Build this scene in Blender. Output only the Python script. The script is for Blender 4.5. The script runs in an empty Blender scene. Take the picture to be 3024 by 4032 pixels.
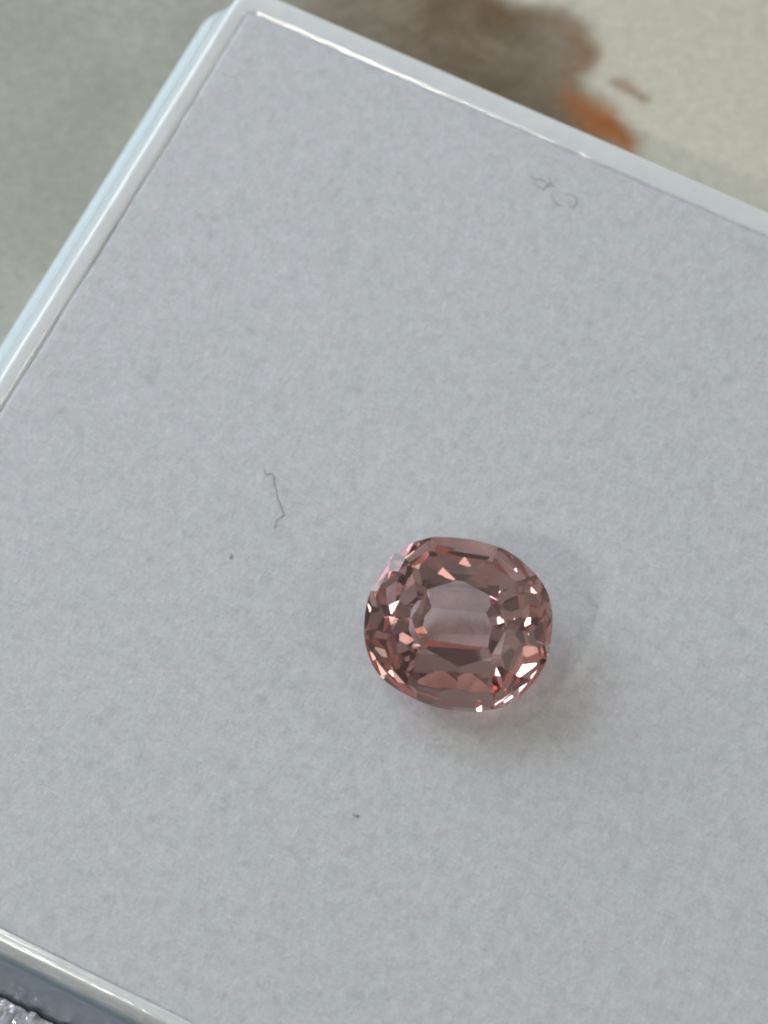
import bpy, bmesh, math, random
from mathutils import Vector, Matrix, noise
import numpy as np

random.seed(7)
SC = bpy.context.scene
COL = SC.collection
MM = 0.001
H_PAD = 6.2 * MM            # foam top above the table

# ------------------------------------------------------------------ camera
F_PX, DIST, TILT = 14000.0, 0.148, math.radians(25)
cam_loc = Vector((0, -math.sin(TILT) * DIST, H_PAD + math.cos(TILT) * DIST))
cd = bpy.data.cameras.new('camera')
cam = bpy.data.objects.new('camera', cd)
COL.objects.link(cam)
cam.location = cam_loc
cam.rotation_euler = (TILT, 0, 0)
cd.sensor_fit = 'VERTICAL'
cd.sensor_height = 36.0
cd.sensor_width = 27.0
cd.lens = 36.0 * F_PX / 4032.0
cd.clip_start = 0.01
cd.clip_end = 20
cd.dof.use_dof = True
cd.dof.focus_distance = DIST - 0.004
cd.dof.aperture_fstop = (cd.lens * MM) / 0.0019 / 1.0
SC.camera = cam
CR = Vector((1, 0, 0)); CU = Vector((0, math.cos(TILT), math.sin(TILT))); CF = Vector((0, math.sin(TILT), -math.cos(TILT)))


def at(px, py, z=H_PAD):
    """point of the place at height z seen at photograph pixel (px, py)"""
    d = CF + CR * ((px - 1512) / F_PX) + CU * ((2016 - py) / F_PX)
    return cam_loc + d * ((z - cam_loc.z) / d.z)


# ------------------------------------------------------------------ light
w = bpy.data.worlds.new('World'); SC.world = w; w.use_nodes = True
# a dim room whose walls are palest on the window side
wn = w.node_tree; bg = wn.nodes['Background']
wt = wn.nodes.new('ShaderNodeTexCoord')
wd = wn.nodes.new('ShaderNodeVectorMath'); wd.operation = 'DOT_PRODUCT'
wd.inputs[1].default_value = Vector((-0.72, 0.55, 0.42)).normalized()
wn.links.new(wt.outputs['Generated'], wd.inputs[0])
wr = wn.nodes.new('ShaderNodeMapRange'); wr.interpolation_type = 'SMOOTHSTEP'
wr.inputs['From Min'].default_value = -0.4; wr.inputs['From Max'].default_value = 1.0
wn.links.new(wd.outputs['Value'], wr.inputs['Value'])
wm = wn.nodes.new('ShaderNodeMix'); wm.data_type = 'RGBA'
wm.inputs[6].default_value = (0.050, 0.052, 0.050, 1); wm.inputs[7].default_value = (0.29, 0.31, 0.31, 1)
wn.links.new(wr.outputs['Result'], wm.inputs[0]); wn.links.new(wm.outputs[2], bg.inputs[0])
bg.inputs[1].default_value = 1.0


def area(name, d, dist, size, size_y, power, col):
    l = bpy.data.lights.new(name, 'AREA'); l.shape = 'RECTANGLE'
    l.size = size; l.size_y = size_y; l.energy = power; l.color = col
    o = bpy.data.objects.new(name, l); COL.objects.link(o)
    d = Vector(d).normalized()
    o.location = d * dist + Vector((0, 0, H_PAD))
    o.rotation_euler = d.to_track_quat('Z', 'Y').to_euler()
    return o


# a window of four panes up to the left, an added fill light to the right, small warm lamps in the ceiling
for i, (dx, dz) in enumerate(((-0.074, -0.064), (0.074, -0.064), (-0.074, 0.064), (0.074, 0.064))):
    d0 = Vector((-0.72, 0.60, 0.62)).normalized(); sx = Vector((0.60, 0.72, 0)).normalized(); sz = sx.cross(d0) * -1
    area('window_light', d0 * 0.31 + sx * dx - sz * dz, 0.315, 0.134, 0.113, 0.24, (0.80, 0.87, 1.0))
area('right_fill_light', (0.95, 0.25, 0.60), 1.2, 0.50, 0.6, 1.5, (1.0, 0.93, 0.84))  # added fill without a known source, gives the gem facets contrast
area('gem_fill_light', (0.85, -0.60, 0.50), 1.5, 0.45, 0.8, 1.0, (1.0, 0.92, 0.82))  # unseen fill light added for brighter flashes in the gem
area('gem_fill_light', (0.20, 0.95, 0.45), 1.5, 0.30, 0.6, 0.7, (1.0, 0.95, 0.90))  # second added fill, from the far side, also for gem flashes
area('ceiling_lamp', (-0.245, 0.09, 0.965), 0.9, 0.09, 0.055, 0.6, (1.0, 0.94, 0.82))
area('ceiling_lamp', (0.30, 0.22, 0.93), 1.1, 0.14, 0.07, 0.55, (1.0, 0.95, 0.86))
area('ceiling_lamp', (-0.10, -0.55, 0.85), 1.1, 0.10, 0.08, 0.4, (1.0, 0.95, 0.87))
area('ceiling_lamp', (0.62, -0.30, 0.75), 1.3, 0.20, 0.16, 1.3, (1.0, 0.95, 0.86))
area('ceiling_lamp', (-0.49, -0.41, 0.77), 1.2, 0.10, 0.065, 2.6, (1.0, 0.94, 0.84))

SC.render.engine = 'CYCLES'
cy = SC.cycles
cy.use_denoising = True
cy.pixel_filter_type = 'BLACKMAN_HARRIS'
cy.filter_width = 2.1
cy.max_bounces = 24; cy.transmission_bounces = 20; cy.glossy_bounces = 12; cy.diffuse_bounces = 5
cy.transparent_max_bounces = 8
cy.caustics_reflective = True; cy.caustics_refractive = True
cy.blur_glossy = 0.1
cy.sample_clamp_indirect = 6.0
SC.view_settings.view_transform = 'Standard'
SC.view_settings.look = 'None'
SC.view_settings.exposure = -0.20
SC.view_settings.gamma = 1.0


# ------------------------------------------------------------------ helpers
def new_mat(name):
    m = bpy.data.materials.new(name); m.use_nodes = True
    nt = m.node_tree
    return m, nt, nt.nodes['Principled BSDF']


def node(nt, kind, **kw):
    n = nt.nodes.new(kind)
    for k, v in kw.items():
        if k.startswith('i_'):
            n.inputs[k[2:].replace('_', ' ')].default_value = v
        else:
            setattr(n, k, v)
    return n


def noise_node(nt, vec, scale, detail=3, rough=0.55, dist=0.0):
    n = nt.nodes.new('ShaderNodeTexNoise')
    n.inputs['Scale'].default_value = scale
    n.inputs['Detail'].default_value = detail
    n.inputs['Roughness'].default_value = rough
    n.inputs['Distortion'].default_value = dist
    nt.links.new(vec, n.inputs['Vector'])
    return n.outputs['Fac']


def ramp(nt, fac, stops):
    r = nt.nodes.new('ShaderNodeValToRGB')
    el = r.color_ramp.elements
    while len(el) < len(stops):
        el.new(0.5)
    for e, (p, c) in zip(el, stops):
        e.position = p; e.color = (*c, 1)
    nt.links.new(fac, r.inputs['Fac'])
    return r.outputs['Color']


def mix(nt, a, b, fac, mode='MIX'):
    m = nt.nodes.new('ShaderNodeMix'); m.data_type = 'RGBA'; m.blend_type = mode
    for sock, v in ((m.inputs[0], fac), (m.inputs[6], a), (m.inputs[7], b)):
        if hasattr(v, 'links') or isinstance(v, bpy.types.NodeSocket):
            nt.links.new(v, sock)
        elif isinstance(v, (int, float)):
            sock.default_value = v
        else:
            sock.default_value = (*v, 1)
    return m.outputs[2]


def coords(nt, kind='Object'):
    t = nt.nodes.new('ShaderNodeTexCoord')
    return t.outputs[kind]


def bump(nt, b, h, strength, dist):
    n = nt.nodes.new('ShaderNodeBump')
    n.inputs['Strength'].default_value = strength
    n.inputs['Distance'].default_value = dist
    nt.links.new(h, n.inputs['Height'])
    nt.links.new(n.outputs['Normal'], b.inputs['Normal'])


def link_mesh(name, verts, faces, mat, parent=None, smooth=False):
    me = bpy.data.meshes.new(name)
    me.from_pydata([tuple(v) for v in verts], [], faces)
    me.validate(); me.update()
    if smooth:
        for p in me.polygons:
            p.use_smooth = True
    me.materials.append(mat)
    o = bpy.data.objects.new(name, me); COL.objects.link(o)
    if parent:
        o.parent = parent
    return o


def tag(o, label=None, cat=None, group=None, kind=None):
    for k, v in (('label', label), ('category', cat), ('group', group), ('kind', kind)):
        if v:
            o[k] = v


# ------------------------------------------------------------------ materials
def marble_mat():
    m, nt, b = new_mat('marble')
    co = coords(nt)
    big = noise_node(nt, co, 80, 5, 0.65, 0.8)
    col = ramp(nt, big, [(0.30, (0.275, 0.290, 0.235)), (0.52, (0.335, 0.335, 0.275)), (0.72, (0.400, 0.400, 0.345))])

    def att(n):
        a = nt.nodes.new('ShaderNodeAttribute'); a.attribute_name = n
        return a.outputs['Fac']
    pale = mix(nt, (0.56, 0.535, 0.44), (0.50, 0.49, 0.395), noise_node(nt, co, 160, 3))
    col = mix(nt, col, pale, att('pale'))
    brown = ramp(nt, noise_node(nt, co, 260, 5, 0.6, 0.8), [(0.30, (0.105, 0.072, 0.030)), (0.5, (0.150, 0.107, 0.060)), (0.68, (0.205, 0.165, 0.118))])
    col = mix(nt, col, brown, att('brown'))
    rust = mix(nt, (0.36, 0.125, 0.022), (0.29, 0.10, 0.02), noise_node(nt, co, 420, 3))
    col = mix(nt, col, rust, att('rust'))
    fine = noise_node(nt, co, 1800, 5, 0.7)
    col = mix(nt, col, ramp(nt, fine, [(0.3, (0.87, 0.87, 0.87)), (0.7, (1.13, 1.13, 1.13))]), 1.0, 'MULTIPLY')
    nt.links.new(col, b.inputs['Base Color'])
    b.inputs['Roughness'].default_value = 0.42
    b.inputs['Specular IOR Level'].default_value = 0.4
    bump(nt, b, noise_node(nt, co, 900, 4), 0.1, 0.0001)
    return m


def foam_mat():
    m, nt, b = new_mat('white_foam')
    co = coords(nt)
    n1 = noise_node(nt, co, 1500, 5, 0.65, 0.4)
    n2 = noise_node(nt, co, 2600, 3, 0.6)
    n3 = noise_node(nt, co, 180, 3, 0.6)
    nb = noise_node(nt, co, 1000, 3, 0.6)

    def stretched(sx, sy, rot):
        mp = nt.nodes.new('ShaderNodeMapping'); mp.inputs['Scale'].default_value = (sx, sy, 3000)
        mp.inputs['Rotation'].default_value = (0, 0, rot)
        nt.links.new(co, mp.inputs['Vector'])
        return noise_node(nt, mp.outputs[0], 1.0, 3, 0.7, 0.3)
    f1 = stretched(7500, 2200, 0.4); f2 = stretched(2200, 7500, 0.9); f3 = stretched(9000, 9000, 0)
    c = ramp(nt, n1, [(0.30, (0.472, 0.482, 0.486)), (0.5, (0.514, 0.524, 0.527)), (0.70, (0.550, 0.561, 0.563))])
    c = mix(nt, c, ramp(nt, n3, [(0.35, (0.965, 0.985, 0.975)), (0.65, (1.0, 0.99, 1.0))]), 1.0, 'MULTIPLY')
    c = mix(nt, c, ramp(nt, nb, [(0.35, (1.015, 0.99, 1.015)), (0.65, (0.98, 1.01, 1.0))]), 1.0, 'MULTIPLY')
    for f, lo, hi in ((f1, 0.945, 1.05), (f2, 0.945, 1.05), (f3, 0.95, 1.045)):
        c = mix(nt, c, ramp(nt, f, [(0.33, (lo,) * 3), (0.67, (hi,) * 3)]), 1.0, 'MULTIPLY')
    # sparse darker flecks between the fibres
    for f in (stretched(4200, 1500, 1.1), stretched(1600, 4400, 0.5)):
        c = mix(nt, c, ramp(nt, f, [(0.24, (0.90, 0.895, 0.895)), (0.40, (1, 1, 1))]), 1.0, 'MULTIPLY')
    # scattered dusty pores
    v = nt.nodes.new('ShaderNodeTexVoronoi'); v.inputs['Scale'].default_value = 900
    v.inputs['Randomness'].default_value = 1.0
    nt.links.new(co, v.inputs['Vector'])
    pores = ramp(nt, v.outputs['Distance'], [(0.06, (0.84, 0.83, 0.82)), (0.28, (1, 1, 1))])
    c = mix(nt, c, pores, noise_node(nt, co, 500, 2), 'MULTIPLY')
    nt.links.new(c, b.inputs['Base Color'])
    b.inputs['Roughness'].default_value = 0.95
    b.inputs['Specular IOR Level'].default_value = 0.15
    b.inputs['Sheen Weight'].default_value = 0.1
    add = nt.nodes.new('ShaderNodeMath'); add.operation = 'ADD'
    nt.links.new(n1, add.inputs[0]); nt.links.new(n2, add.inputs[1])
    bump(nt, b, add.outputs[0], 0.35, 0.00012)
    return m


def plastic_mat(name, col, rough):
    m, nt, b = new_mat(name)
    co = coords(nt)
    n = noise_node(nt, co, 240, 4, 0.6)
    c = mix(nt, ramp(nt, n, [(0.3, tuple(x * 0.95 for x in col)), (0.7, col)]),
            ramp(nt, noise_node(nt, co, 1500, 3), [(0.3, (0.96, 0.96, 0.96)), (0.7, (1.02, 1.02, 1.02))]), 1.0, 'MULTIPLY')
    nt.links.new(c, b.inputs['Base Color'])
    b.inputs['Roughness'].default_value = rough
    b.inputs['Specular IOR Level'].default_value = 0.6
    b.inputs['Coat Weight'].default_value = 0.8
    b.inputs['Coat Roughness'].default_value = 0.04
    b.inputs['Coat IOR'].default_value = 1.6
    b.inputs['Subsurface Weight'].default_value = 0.5
    b.inputs['Subsurface Radius'].default_value = (1, 1, 1)
    b.inputs['Subsurface Scale'].default_value = 0.0006
    bump(nt, b, noise_node(nt, co, 1400, 4, 0.6), 0.22, 0.00008)
    return m


def film_mat():
    m, nt, b = new_mat('clear_film')
    co = coords(nt)
    b.inputs['Base Color'].default_value = (0.80, 0.80, 0.86, 1)
    b.inputs['Roughness'].default_value = 0.12
    b.inputs['Coat Weight'].default_value = 1.0
    b.inputs['Coat Roughness'].default_value = 0.03
    b.inputs['Coat IOR'].default_value = 1.9
    b.inputs['Specular IOR Level'].default_value = 1.0
    b.inputs['Metallic'].default_value = 0.25
    b.inputs['Transmission Weight'].default_value = 0.1
    b.inputs['IOR'].default_value = 1.5
    bump(nt, b, noise_node(nt, co, 1600, 2, 0.5, 1.0), 0.6, 0.0003)
    return m


def gem_mat(name='polished_crystal', rough=0.0):
    m = bpy.data.materials.new(name); m.use_nodes = True
    nt = m.node_tree; nt.nodes.clear()
    out = nt.nodes.new('ShaderNodeOutputMaterial')
    g = nt.nodes.new('ShaderNodeBsdfGlass')
    g.inputs['IOR'].default_value = 1.765
    g.inputs['Roughness'].default_value = rough
    g.inputs['Color'].default_value = (0.99, 0.915, 0.90, 1)
    nt.links.new(g.outputs[0], out.inputs['Surface'])
    va = nt.nodes.new('ShaderNodeVolumeAbsorption')
    va.inputs['Color'].default_value = (0.975, 0.86, 0.84, 1)
    va.inputs['Density'].default_value = 150.0
    nt.links.new(va.outputs[0], out.inputs['Volume'])
    return m


def lint_mat(name, col):
    m, nt, b = new_mat(name)
    nt.links.new(ramp(nt, noise_node(nt, coords(nt), 4000, 2), [(0.3, tuple(c * 0.8 for c in col)), (0.7, col)]), b.inputs['Base Color'])
    b.inputs['Roughness'].default_value = 0.8
    return m


M_marble = marble_mat(); M_foam = foam_mat()
M_rim = plastic_mat('white_plastic', (0.68, 0.71, 0.70), 0.10)
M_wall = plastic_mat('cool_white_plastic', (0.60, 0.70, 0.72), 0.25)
M_shade = plastic_mat('near_wall_shade', (0.21, 0.28, 0.33), 0.3)  # shade of the near wall, put in as a dark blue-grey colour
M_film = film_mat(); M_gem = gem_mat(); M_girdle = gem_mat('frosted_girdle', 0.35)
M_speck = lint_mat('grey_dust', (0.44, 0.425, 0.42)); M_fibre = lint_mat('grey_fibre', (0.38, 0.36, 0.35)); M_lint = lint_mat('brown_lint', (0.44, 0.39, 0.37))


# ------------------------------------------------------------------ marble table top
def seg_d(p, pts):
    """signed distance to a closed polygon (negative inside)"""
    n = len(pts); d = 1e9; inside = False
    x, y = p
    for i in range(n):
        ax, ay = pts[i]; bx, by = pts[(i + 1) % n]
        ex, ey = bx - ax, by - ay
        t = max(0, min(1, ((x - ax) * ex + (y - ay) * ey) / (ex * ex + ey * ey)))
        d = min(d, math.hypot(x - ax - t * ex, y - ay - t * ey))
        if (ay > y) != (by > y) and x < ex * (y - ay) / ey + ax:
            inside = not inside
    return -d if inside else d


def sstep(a, b, x):
    t = max(0, min(1, (x - a) / (b - a)))
    return t * t * (3 - 2 * t)


def marble():
    P = lambda l: [tuple(at(x, y, 0)[:2]) for x, y in l]
    brown = P([(1180, -260), (1500, -200), (1800, -60), (2020, 25), (2200, 38), (2300, 90), (2352, 170), (2330, 240),
               (2290, 300), (2282, 360), (2330, 420), (2360, 560), (2300, 760), (1800, 700), (1300, 500), (1060, 60)])
    pale = P([(2060, -400), (2010, -10), (2250, 20), (2360, 150), (2310, 300), (2370, 400), (2470, 520), (2530, 640), (2700, 900), (3300, 1300),
              (3900, 900), (3700, -500)])
    rust = P([(2235, 395), (2300, 385), (2380, 440), (2450, 500), (2500, 575), (2475, 640), (2380, 560), (2270, 470)])
    streak = P([(2415, 322), (2460, 325), (2570, 388), (2540, 388), (2460, 355)])
    xs = np.concatenate([[-2.0, -1.0, -0.5, -0.25, -0.12, -0.06], np.arange(-0.028, 0.0281, 0.00022), [0.06, 0.12, 0.25, 0.5, 1.0, 2.0]])
    ys = np.concatenate([[-2.0, -1.0, -0.5, -0.25, -0.12, -0.06], np.arange(-0.035, -0.0049, 0.005), np.arange(0.0, 0.0401, 0.00022), [0.06, 0.12, 0.25, 0.5, 1.0, 2.0]])
    nx, ny = len(xs), len(ys)
    verts = [(x, y, 0.0) for y in ys for x in xs]
    faces = [(j * nx + i, j * nx + i + 1, (j + 1) * nx + i + 1, (j + 1) * nx + i) for j in range(ny - 1) for i in range(nx - 1)]
    o = link_mesh('table_top', verts, faces, M_marble)
    vals = {'brown': [], 'pale': [], 'rust': []}
    for x, y, z in verts:
        if -0.03 < x < 0.03 and 0 <= y < 0.041:
            v = Vector((x * 900, y * 900, 0)); v2 = Vector((x * 260, y * 260, 3))
            jx = noise.noise(v) * 0.0003 + noise.noise(v2) * 0.0003
            jy = noise.noise(v + Vector((9, 4, 2))) * 0.0003 + noise.noise(v2 + Vector((5, 1, 2))) * 0.0003
            p = (x + jx, y + jy)
            b = sstep(0.0007, -0.0006, seg_d(p, brown)) * (0.95 + 0.3 * noise.noise(v2 * 0.7 + Vector((2, 2, 2)))) * sstep(-0.0110, 0.002, x)
            s = sstep(0.00035, -0.0002, seg_d(p, streak)) * 0.55
            vals['brown'].append(max(0, min(1, max(b, s))))
            vals['pale'].append(0.95 * sstep(0.0012, -0.0008, seg_d(p, pale)))
            fr = math.exp(-((seg_d(p, brown) + 0.0004) / 0.0007) ** 2) * 0.38 * sstep(0.004, 0.009, x) * (0.8 + 0.8 * noise.noise(v2 * 1.3))
            vals['rust'].append(max(0, min(1, max(fr, s * 0.5, 1.0 * sstep(0.0009, -0.0006, seg_d(p, rust)) * (0.95 + 0.2 * noise.noise(v2 * 2))))))
        else:
            g = noise.noise(Vector((x * 30, y * 30, 1)))
            vals['brown'].append(max(0, g - 0.3)); vals['pale'].append(0.5 if x > 0.03 else 0.0); vals['rust'].append(0.0)
    for k, l in vals.items():
        a = o.data.attributes.new(k, 'FLOAT', 'POINT'); a.data.foreach_set('value', l)
    tag(o, kind='structure')
    return o


marble()

# ------------------------------------------------------------------ box
A1, A2 = at(435, 925), at(0, 1625)
B1, B2 = at(1150, 120), at(3024, 935)
N1, N2 = at(477, 3885), at(0, 3655)
ua = (B2 - B1); ua.z = 0; ua.normalize()
la = (A2 - A1); la.z = 0; la.normalize()
# square axes: mean of the two edges
ang = (math.atan2(ua.y, ua.x) + math.atan2(la.y, la.x) + math.pi / 2) / 2
U = Vector((math.cos(ang), math.sin(ang), 0)); V = Vector((U.y, -U.x, 0))      # U right-down, V down-left
mA = (A1 + A2) / 2; mB = (B1 + B2) / 2; mN = (N1 + N2) / 2
u0 = mA.dot(U); v0 = mB.dot(V); v1 = mN.dot(V)
LEN = v1 - v0; WID = LEN
CORN = U * u0 + V * v0
CORN.z = 0
print('box size mm', LEN * 1000, 'angle', math.degrees(ang))


def box_pt(a, b, z):
    """a along U, b along V from the inner corner"""
    p = CORN + U * a + V * b
    return Vector((p.x, p.y, z))


box = bpy.data.objects.new('gem_box', None); COL.objects.link(box)
box.location = box_pt(WID / 2, LEN / 2, 0)
tag(box, 'open square white plastic gem box with raised rim, tilted across the marble', 'box')
ROT = ang                     # local x = U, local y = -V
box.rotation_euler = (0, 0, ROT)
NC, NS = 10, 90


def ring(offs, z, r, wob=0.0, seed=0):
    """rounded rectangle in box-local space; offs = outward offset for (left, far, right, near), z same"""
    xl, xr = -WID / 2 - offs[0] * MM, WID / 2 + offs[2] * MM
    yt, yb = LEN / 2 + offs[1] * MM, -LEN / 2 - offs[3] * MM
    r *= MM
    pts = []
    corners = [((xl + r, yt - r), 180, 90), ((xr - r, yt - r), 90, 0), ((xr - r, yb + r), 0, -90), ((xl + r, yb + r), -90, -180)]
    zs = [z[1], z[2], z[3], z[0]]          # side after each corner
    zprev = [z[0], z[1], z[2], z[3]]
    for k, ((cx, cy_), a0, a1) in enumerate(corners):
        for i in range(NC + 1):
            t = i / NC; a = math.radians(a0 + (a1 - a0) * t)
            pts.append(Vector((cx + math.cos(a) * r, cy_ + math.sin(a) * r, (zprev[k] * (1 - t) + zs[k] * t) * MM)))
        nxt = corners[(k + 1) % 4]
        a = math.radians(a1)
        p0 = Vector((cx + math.cos(a) * r, cy_ + math.sin(a) * r, 0))
        p1 = Vector((nxt[0][0] + math.cos(a) * r, nxt[0][1] + math.sin(a) * r, 0))
        for i in range(1, NS):
            t = i / NS; p = p0.lerp(p1, t); p.z = zs[k] * MM
            pts.append(p)
    if wob:
        out = []
        for p in pts:
            q = p.copy()
            s = Vector((p.x * 900, p.y * 900, seed))
            s2 = Vector((p.x * 260, p.y * 260, seed + 7))
            q.x += (noise.noise(s) * 0.5 + noise.noise(s2)) * wob * MM; q.y += (noise.noise(s + Vector((3, 8, 1))) * 0.5 + noise.noise(s2 + Vector((3, 8, 1)))) * wob * MM
            q.z += noise.noise(s + Vector((8, 1, 5))) * wob * 0.6 * MM
            out.append(q)
        pts = out
    return [p + Vector((0, 0, H_PAD)) for p in pts]


def sweep(name, rings, mat, parent, close_bottom=False):
    n = len(rings[0]); v = [p for r in rings for p in r]; f = []
    for k in range(len(rings) - 1):
        for i in range(n):
            j = (i + 1) % n
            f.append((k * n + i, k * n + j, (k + 1) * n + j, (k + 1) * n + i))
    if close_bottom:
        f.append(tuple(range((len(rings) - 1) * n, len(rings) * n)))
    return link_mesh(name, v, f, mat, parent, smooth=True)


# (offset left, far, right, near), (z ...), corner radius
def q4(a, b=None, c=None, d=None):
    b = a if b is None else b
    c = b if c is None else c
    d = a if d is None else d
    return (a, b, c, d)


rim_rings = [
    ring(q4(0.00), q4(-3.2), 0.45),
    ring(q4(0.00), q4(-0.25), 0.45),
    ring(q4(0.01, 0.01, 0.01, 0.02), q4(-0.05), 0.45, 0.035, 1),
    ring(q4(0.05, 0.05, 0.05, 0.04), q4(0.01, 0.01, 0.01, 0.07), 0.5, 0.045, 2),
    ring(q4(0.14, 0.14, 0.14, 0.08), q4(0.04, 0.05, 0.04, 0.12), 0.55, 0.02, 3),
    ring(q4(0.20, 0.20, 0.17, 0.15), q4(0.055, 0.06, 0.06, 0.10), 0.6, 0.014, 3.5),
    ring(q4(0.27, 0.27, 0.2, 0.22), q4(0.06, 0.07, 0.07, 0.065), 0.65, 0.014, 4),
    ring(q4(0.50, 0.60, 0.5, 0.28), q4(0.08, 0.09, 0.08, 0.085), 0.72, 0.010, 4.5),
    ring(q4(0.68, 0.95, 0.75, 0.34), q4(0.09, 0.10, 0.09, 0.10), 0.8, 0.012, 5),
    ring(q4(0.74, 1.02, 0.81, 0.41), q4(0.08, 0.09, 0.08, 0.078), 0.85, 0.014, 5.5),
    ring(q4(0.79, 1.08, 0.86, 0.48), q4(0.055, 0.065, 0.055, 0.043), 0.9, 0.018, 6),
    ring(q4(0.85, 1.15, 0.93, 0.55), q4(-0.02, 0.0, -0.02, -0.03), 0.95, 0.014, 7),
    ring(q4(0.89, 1.19, 0.98, 0.63), q4(-0.16, -0.14, -0.14, -0.28), 0.98, 0.0, 8),
    ring(q4(0.92, 1.20, 1.0, 0.72), q4(-0.36, -0.36, -0.36, -0.75), 1.0, 0.0, 9),
    ring(q4(0.94, 1.20, 1.0, 0.84), q4(-0.50, -0.5, -0.5, -1.35), 1.0, 0.0, 9),
]
sweep('rim', rim_rings, M_rim, box)
wall_rings = [
    ring(q4(0.86, 1.0, 0.98, 0.80), q4(-0.30, -0.28, -0.28, -1.33), 1.0),
    ring(q4(1.15, 1.05, 1.1, 0.90), q4(-0.62, -0.6, -0.62, -1.6), 1.1),
    ring(q4(1.85, 1.25, 1.5, 0.98), q4(-1.9, -1.9, -2.0, -2.6), 1.5),
    ring(q4(1.98, 1.3, 1.6, 1.00), q4(-2.12, -2.1, -2.2, -2.9), 1.6),
    ring(q4(2.22, 1.4, 1.7, 1.02), q4(-2.20, -2.2, -2.3, -3.1), 1.75),
    ring(q4(2.40, 1.5, 1.8, 1.04), q4(-2.45, -2.4, -2.5, -3.4), 1.85),
    ring(q4(3.18, 1.9, 2.2, 1.10), q4(-4.8, -4.8, -4.8, -4.9), 2.2),
    ring(q4(3.26, 2.0, 2.3, 1.14), q4(-5.7, -5.7, -5.7, -5.7), 2.3),
    ring(q4(3.10, 1.9, 2.2, 1.05), q4(-6.18, -6.18, -6.18, -6.18), 2.2),
]
sweep('outer_wall', wall_rings, M_wall, box)
# added strip over the near wall, the wall's shade put into its blue-grey colour
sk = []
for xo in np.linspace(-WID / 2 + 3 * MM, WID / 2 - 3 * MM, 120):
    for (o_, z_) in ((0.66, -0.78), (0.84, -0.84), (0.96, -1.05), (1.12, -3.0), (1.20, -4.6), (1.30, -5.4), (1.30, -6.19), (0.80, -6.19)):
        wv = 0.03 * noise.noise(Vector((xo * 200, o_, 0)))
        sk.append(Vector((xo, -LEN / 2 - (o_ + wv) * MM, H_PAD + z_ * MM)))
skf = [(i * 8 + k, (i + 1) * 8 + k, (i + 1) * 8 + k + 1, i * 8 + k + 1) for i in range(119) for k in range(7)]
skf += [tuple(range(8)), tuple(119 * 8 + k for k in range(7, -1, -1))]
o_sk = link_mesh('shade_strip', sk, skf, M_shade, box, smooth=True)
o_sk['label'] = 'shaded near wall of the box, its shade put in as a dark blue-grey strip'
# tray floor under the foam
fl = [Vector((sx * (WID / 2 + 0.6 * MM), sy * (LEN / 2 + 0.6 * MM), z * MM)) for z in (0.3, 1.0) for sx, sy in ((-1, -1), (1, -1), (1, 1), (-1, 1))]
link_mesh('tray_floor', fl, [(3, 2, 1, 0), (4, 5, 6, 7), (0, 1, 5, 4), (1, 2, 6, 5), (2, 3, 7, 6), (3, 0, 4, 7)], M_rim, box)


# ------------------------------------------------------------------ foam pad
def foam_h(x, y):
    """foam relief in mm at box-local x, y"""
    e = min(WID / 2 - abs(x), LEN / 2 - abs(y)) / MM
    z = -0.03 * math.exp(-(max(e, 0) / 0.16) ** 2) * (1 + 1.2 * noise.noise(Vector((x * 300, y * 300, 4))))
    z += 0.02 * noise.noise(Vector((x * 220, y * 220, 0))) + 0.012 * noise.noise(Vector((x * 900, y * 900, 3)))
    return z + 0.06 * noise.noise(Vector((x * 60, y * 60, 9)))


def on_foam(px, py, lift):
    """point lift mm above the foam surface at photograph pixel (px, py)"""
    p = at(px, py); q = p - Vector(box.location)
    v = Vector((0, 0, H_PAD + (foam_h(q.dot(U), -q.dot(V)) + lift) * MM))
    return at(px, py, v.z)


def foam():
    n = 230
    verts, faces = [], []
    hw, hl = WID / 2, LEN / 2

    def edge(t, k, sgn):        # ragged margin, in mm
        return 0.0 + 0.03 * noise.noise(Vector((t * 400, k, 0))) + 0.035 * noise.noise(Vector((t * 1500, k, 5)))
    def spread(i):
        t = i / (n - 1)         # denser near the edges
        return t
    for j in range(n):
        for i in range(n):
            x = -hw + 2 * hw * spread(i); y = -hl + 2 * hl * spread(j)
            z = foam_h(x, y)
            px, py = x, y
            if i in (0, n - 1):
                px = math.copysign(hw - edge(y, 1 if x < 0 else 2, 1) * MM, x)
            if j in (0, n - 1):
                py = math.copysign(hl - edge(x, 3 if y < 0 else 4, 1) * MM, y)
            verts.append(Vector((px, py, z * MM)))
    for j in range(n - 1):
        for i in range(n - 1):
            a = j * n + i
            faces.append((a, a + 1, a + n + 1, a + n))
    # skirt
    loop = [i for i in range(n)] + [j * n + n - 1 for j in range(1, n)] + [(n - 1) * n + i for i in range(n - 2, -1, -1)] + [j * n for j in range(n - 2, 0, -1)]
    base = len(verts)
    for k in loop:
        v = verts[k].copy(); v.z = -5.1 * MM; verts.append(v)
    m = len(loop)
    for k in range(m):
        faces.append((loop[k], base + k, base + (k + 1) % m, loop[(k + 1) % m]))
    faces.append(tuple(base + k for k in range(m - 1, -1, -1)))
    o = link_mesh('foam_pad', verts, faces, M_foam, smooth=True)
    o.location = Vector((box.location.x, box.location.y, H_PAD)); o.rotation_euler = (0, 0, ROT)
    tag(o, 'square pale grey white foam pad filling the box, under the pink gemstone', 'foam pad')
    return o


foam()

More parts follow.
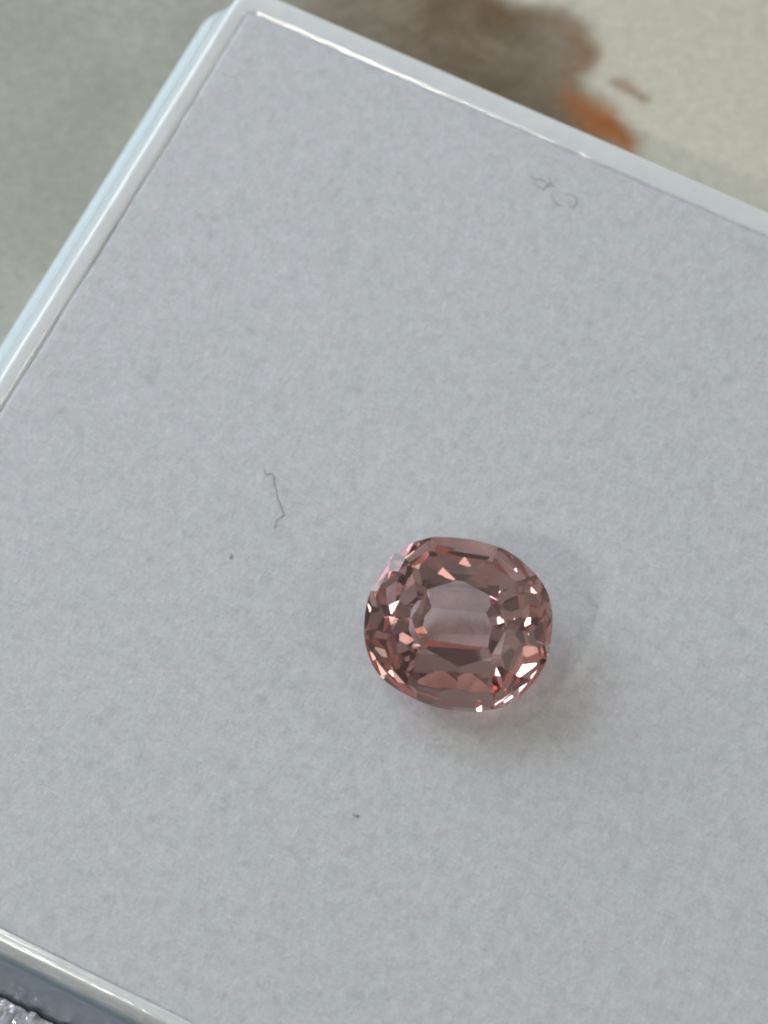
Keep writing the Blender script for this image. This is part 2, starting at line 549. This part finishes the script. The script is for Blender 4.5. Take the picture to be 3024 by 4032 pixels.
# ------------------------------------------------------------------ gemstone
OUT = [(700, 120), (870, 130), (1040, 165), (1200, 225), (1340, 330), (1430, 430), (1490, 540), (1515, 650), (1518, 760), (1505, 880),
       (1480, 1000), (1440, 1090), (1370, 1190), (1280, 1280), (1180, 1345), (1070, 1372), (950, 1385), (820, 1375), (700, 1360),
       (560, 1310), (440, 1250), (330, 1180), (250, 1100), (200, 1010), (165, 900), (155, 790), (165, 660), (190, 550), (230, 430),
       (290, 340), (380, 240), (470, 180), (560, 145), (630, 125)]
GEM_TILT = math.radians(21)
GEM_H = 2.75 * MM            # girdle centre above the foam


def gem():
    cx, cy_ = 838, 752
    c = at(1350 + cx * 0.5425, 2050 + cy_ * 0.5425, H_PAD + GEM_H)
    scale = 0.5425 / F_PX * (cam_loc - c).length
    pts = [Vector(((x - cx) * scale, -(y - cy_) * scale, 0)) for x, y in OUT]
    # smooth closed outline
    n = len(pts); out = []
    for i in range(n):
        p0, p1, p2, p3 = pts[i - 1], pts[i], pts[(i + 1) % n], pts[(i + 2) % n]
        for k in range(3):
            t = k / 3
            out.append(0.5 * ((2 * p1) + (p2 - p0) * t + (2 * p0 - 5 * p1 + 4 * p2 - p3) * t * t + (3 * p1 - p0 - 3 * p2 + p3) * t ** 3))
    # convex hull order is kept; half spaces cut a prism
    bm = bmesh.new()
    top = [bm.verts.new((p.x, p.y, 3 * MM)) for p in out]; bot = [bm.verts.new((p.x, p.y, -5 * MM)) for p in out]
    m = len(out)
    bm.faces.new(list(reversed(top))); bm.faces.new(bot)
    for i in range(m):
        bm.faces.new((top[i], top[(i + 1) % m], bot[(i + 1) % m], bot[i]))
    bmesh.ops.recalc_face_normals(bm, faces=bm.faces[:])

    def support(az):
        d = Vector((math.cos(az), math.sin(az), 0))
        return max(p.dot(d) for p in out)

    def cut(az_deg, el, point_r, z, tilt=0):
        """plane whose outward normal leans el degrees from +-z; passes through radius point_r*support at height z (mm)"""
        az = math.radians(az_deg)
        R = support(az)
        e = math.radians(el); s = 1 if z >= 0 else -1
        no = Vector((math.cos(az) * math.sin(e), math.sin(az) * math.sin(e), s * math.cos(e)))
        co = Vector((math.cos(az) * R * point_r, math.sin(az) * R * point_r, z * MM))
        plane(co, no)

    def plane(co, no):
        g = bm.verts[:] + bm.edges[:] + bm.faces[:]
        r = bmesh.ops.bisect_plane(bm, geom=g, dist=1e-8, plane_co=co, plane_no=no, clear_outer=True)
        ed = [x for x in r['geom_cut'] if isinstance(x, bmesh.types.BMEdge)]
        if len(ed) > 2:
            bmesh.ops.edgenet_fill(bm, edges=[x for x in ed if x.is_boundary])

    rot = -6                     # long axis leans clockwise

    def rows(az, steps, z0=-0.22):
        """steps: (elevation, from fraction, to fraction, azimuth shift); a plane through each start point"""
        z = z0
        for el, f0, f1, sh in steps:
            cut(az + sh + rot, el, f0, z)
            z -= (f0 - f1) * support(math.radians(az + rot)) * 1000 * math.tan(math.radians(el))
    # crown
    plane(Vector((0, 0, 1.02 * MM)), Vector((0.0, 0.0, 1)))
    cut(90 + rot, 27, 1.0, 0.12)
    cut(270 + rot, 27.0, 1.0, 0.42)
    cut(270 + rot, 40, 1.0, 0.0)
    for a in (232, 250, 290, 308):
        cut(a + rot, 40, 1.0, 0.02)
    for a in (52, 128, 232, 308):
        cut(a + rot, 29, 1.0, 0.12)
        cut(a + rot + (9 if a in (52, 232) else -9), 24, 0.75, 0.56)
    for a in (0, 180):
        cut(a + rot, 36, 1.0, 0.10)
    for k in range(8):
        cut(k * 45 + 22.5 + rot, 38, 1.0, 0.13)
        cut(k * 45 + 22.5 + rot, 20, 0.66, 0.74)
    # pavilion: steps on the two long sides, ends split brilliant-fashion
    rows(90, [(54.6, 1, 0.84, 1), (53.6, 0.84, 0.65, -1), (34, 0.65, 0.11, 0)])
    rows(270, [(52, 1, 0.84, -2), (51, 0.84, 0.65, 1), (37, 0.65, 0.11, 2)])
    for az in (58, 122, 238, 302):
        s_ = 1 if az in (58, 238) else -1
        rows(az, [(57, 1, 0.86, 0), (53, 0.86, 0.64, 3 * s_), (41, 0.64, 0.40, 0), (33, 0.40, 0.1, -3 * s_)])
    for az in (30, 150, 210, 330):
        s_ = 1 if az in (30, 210) else -1
        rows(az, [(54, 1, 0.82, 0), (50, 0.82, 0.56, -4 * s_), (37, 0.56, 0.1, 3 * s_)])
    for az in (0, 180):
        rows(az, [(59, 1, 0.84, 0), (49, 0.84, 0.60, 4), (40, 0.60, 0.35, -3), (33, 0.35, 0.1, 0)])
    cut(90 + rot, 2, 0.0, -3.0)
    bmesh.ops.remove_doubles(bm, verts=bm.verts[:], dist=2e-6)
    bmesh.ops.dissolve_degenerate(bm, edges=bm.edges[:], dist=1e-6)
    bmesh.ops.recalc_face_normals(bm, faces=bm.faces[:])
    print('gem faces', len(bm.faces), 'boundary', sum(e.is_boundary for e in bm.edges), 'z', min(v.co.z for v in bm.verts) * 1000)
    Rm = Matrix.Rotation(GEM_TILT, 4, 'X')
    low = min((Rm @ v.co).z for v in bm.verts)
    print('lowest mm', low * 1000)
    for f in bm.faces:
        if abs(f.normal.z) < 0.15:
            f.material_index = 1
    me = bpy.data.meshes.new('gemstone'); bm.to_mesh(me); bm.free()
    me.materials.append(M_gem); me.materials.append(M_girdle)
    o = bpy.data.objects.new('gemstone', me); COL.objects.link(o)
    c2 = at(1350 + cx * 0.5425, 2050 + cy_ * 0.5425, H_PAD - low - 0.10 * MM)
    o.location = c2
    o.rotation_euler = (GEM_TILT, 0, 0)
    tag(o, 'faceted cushion-cut peachy pink sapphire resting on the foam pad', 'gemstone')


gem()


# ------------------------------------------------------------------ fibres and specks on the foam
def tube(bm, pts, r, seg=6):
    """pts: points in mm-scale world, tapering ends"""
    n = len(pts); sm = []
    for i in range(n - 1):
        p0, p1, p2, p3 = pts[max(i - 1, 0)], pts[i], pts[i + 1], pts[min(i + 2, n - 1)]
        for k in range(4):
            t = k / 4
            sm.append(0.5 * ((2 * p1) + (p2 - p0) * t + (2 * p0 - 5 * p1 + 4 * p2 - p3) * t * t + (3 * p1 - p0 - 3 * p2 + p3) * t ** 3))
    sm.append(pts[-1])
    prev = None
    for i, p in enumerate(sm):
        d = (sm[min(i + 1, len(sm) - 1)] - sm[max(i - 1, 0)]).normalized()
        a = d.cross(Vector((0, 0, 1))).normalized(); b = a.cross(d)
        t = i / (len(sm) - 1); rr = r * (0.75 + 0.5 * noise.noise(Vector((i * 0.7, r * 1e4, 0)))) * (0.45 + 0.55 * math.sin(math.pi * min(1, max(0, t * 0.92 + 0.04))) ** 0.4)
        loop = [bm.verts.new(p + (a * math.cos(2 * math.pi * k / seg) + b * math.sin(2 * math.pi * k / seg)) * rr) for k in range(seg)]
        if prev:
            for k in range(seg):
                bm.faces.new((prev[k], prev[(k + 1) % seg], loop[(k + 1) % seg], loop[k]))
        else:
            bm.faces.new(list(reversed(loop)))
        prev = loop
    bm.faces.new(prev)


def fibres(name, paths, r, mat, org, sc, lab, cat, group=None):
    bm = bmesh.new()
    for path in paths:
        pts = []
        for k, (x, y) in enumerate(path):
            pts.append(on_foam(org[0] + x * sc, org[1] + y * sc, 0.035 + 0.02 * math.sin(k * 1.7)))
        tube(bm, pts, r)
    c = sum((v.co for v in bm.verts), Vector()) / len(bm.verts)
    for v in bm.verts:
        v.co -= c
    me = bpy.data.meshes.new(name); bm.to_mesh(me); bm.free(); me.materials.append(mat)
    for p in me.polygons:
        p.use_smooth = True
    o = bpy.data.objects.new(name, me); COL.objects.link(o); o.location = c
    tag(o, lab, cat, group)


fibres('fibre', [[(790, 380), (800, 470), (840, 490), (900, 465), (945, 530), (945, 650), (985, 740), (990, 850), (1040, 960), (1070, 1050),
                  (1105, 1150), (1030, 1200), (975, 1260), (955, 1370)]], 0.022 * MM, M_fibre, (850, 1750), 0.2411,
       'thin crooked grey hair lying on the foam left of the gemstone', 'hair')
fibres('lint_tuft', [[(450, 370), (520, 430), (640, 440), (720, 510), (840, 540)], [(740, 390), (770, 500), (690, 560), (660, 620)],
                     [(500, 500), (590, 560), (640, 580)]], 0.019 * MM, M_lint, (1980, 600), 0.2411,
       'faint brownish star-shaped tuft of lint on the foam near the far rim', 'lint')
fibres('lint_tuft', [[(1010, 670), (1150, 690), (1200, 760), (1180, 860), (1090, 880), (1060, 830)], [(800, 690), (830, 770), (880, 840), (960, 880)]],
       0.017 * MM, M_lint, (1980, 600), 0.2411,
       'faint grey ring-shaped curl of lint just below the star-shaped tuft', 'lint')


def speck(px, py, s, lab, mat):
    bm = bmesh.new()
    bmesh.ops.create_icosphere(bm, subdivisions=2, radius=1)
    for v in bm.verts:
        k = 1 + 0.7 * noise.noise(v.co * 1.6 + Vector((px, py, 0)))
        v.co = Vector((v.co.x * k * s[0], v.co.y * k * s[1], v.co.z * k * 0.045)) * MM
    me = bpy.data.meshes.new('speck'); bm.to_mesh(me); bm.free(); me.materials.append(mat)
    o = bpy.data.objects.new('speck', me); COL.objects.link(o)
    p = on_foam(px, py, 0.01); o.location = p; o.rotation_euler = (0, 0, px * 0.37)
    tag(o, lab, 'speck', 'dust specks on the foam pad')


speck(908, 2190, (0.08, 0.13), 'grey dust speck on the foam just below the crooked hair', M_speck)
speck(1400, 3210, (0.15, 0.07), 'brownish dust speck on the foam below the gemstone, towards the near rim', M_speck)


# ------------------------------------------------------------------ crinkled film on the near side
def film():
    random.seed(3)
    n = 110; sx, sy = 15 * MM, 8 * MM
    verts, faces = [], []
    for j in range(n):
        for i in range(n):
            x = (i / (n - 1) - 0.5) * sx; y = (j / (n - 1) - 0.5) * sy
            s = Vector((x * 1500, y * 700, 2)); s.rotate(Matrix.Rotation(0.5, 3, 'Z'))
            h = abs(noise.noise(s)) * 1.2 + abs(noise.noise(s * 2.3)) * 0.6 + 0.25 * noise.noise(s * 5)
            z = 0.35 + 0.75 * h
            verts.append(Vector((x + noise.noise(s * 1.3) * 0.1 * MM, y, max(0.03, z) * MM)))
    for j in range(n - 1):
        for i in range(n - 1):
            a = j * n + i; faces += [(a, a + 1, a + n + 1), (a, a + n + 1, a + n)]
    o = link_mesh('plastic_film', verts, faces, M_film)
    p = at(150, 3960, 0.5 * MM); q = V * (sy / 2 - 0.6 * MM)
    # its long edge runs along the near wall
    base = box_pt(0, LEN + 1.05 * MM, 0)
    a = (p - base).dot(U)
    o.location = box_pt(a, LEN + 1.36 * MM + sy / 2, 0.0006); o.rotation_euler = (0, 0, ang)
    md = o.modifiers.new('thickness', 'SOLIDIFY'); md.thickness = 0.03 * MM
    tag(o, 'crinkled glossy clear plastic film glinting below the near side of the box', 'plastic film')


film()
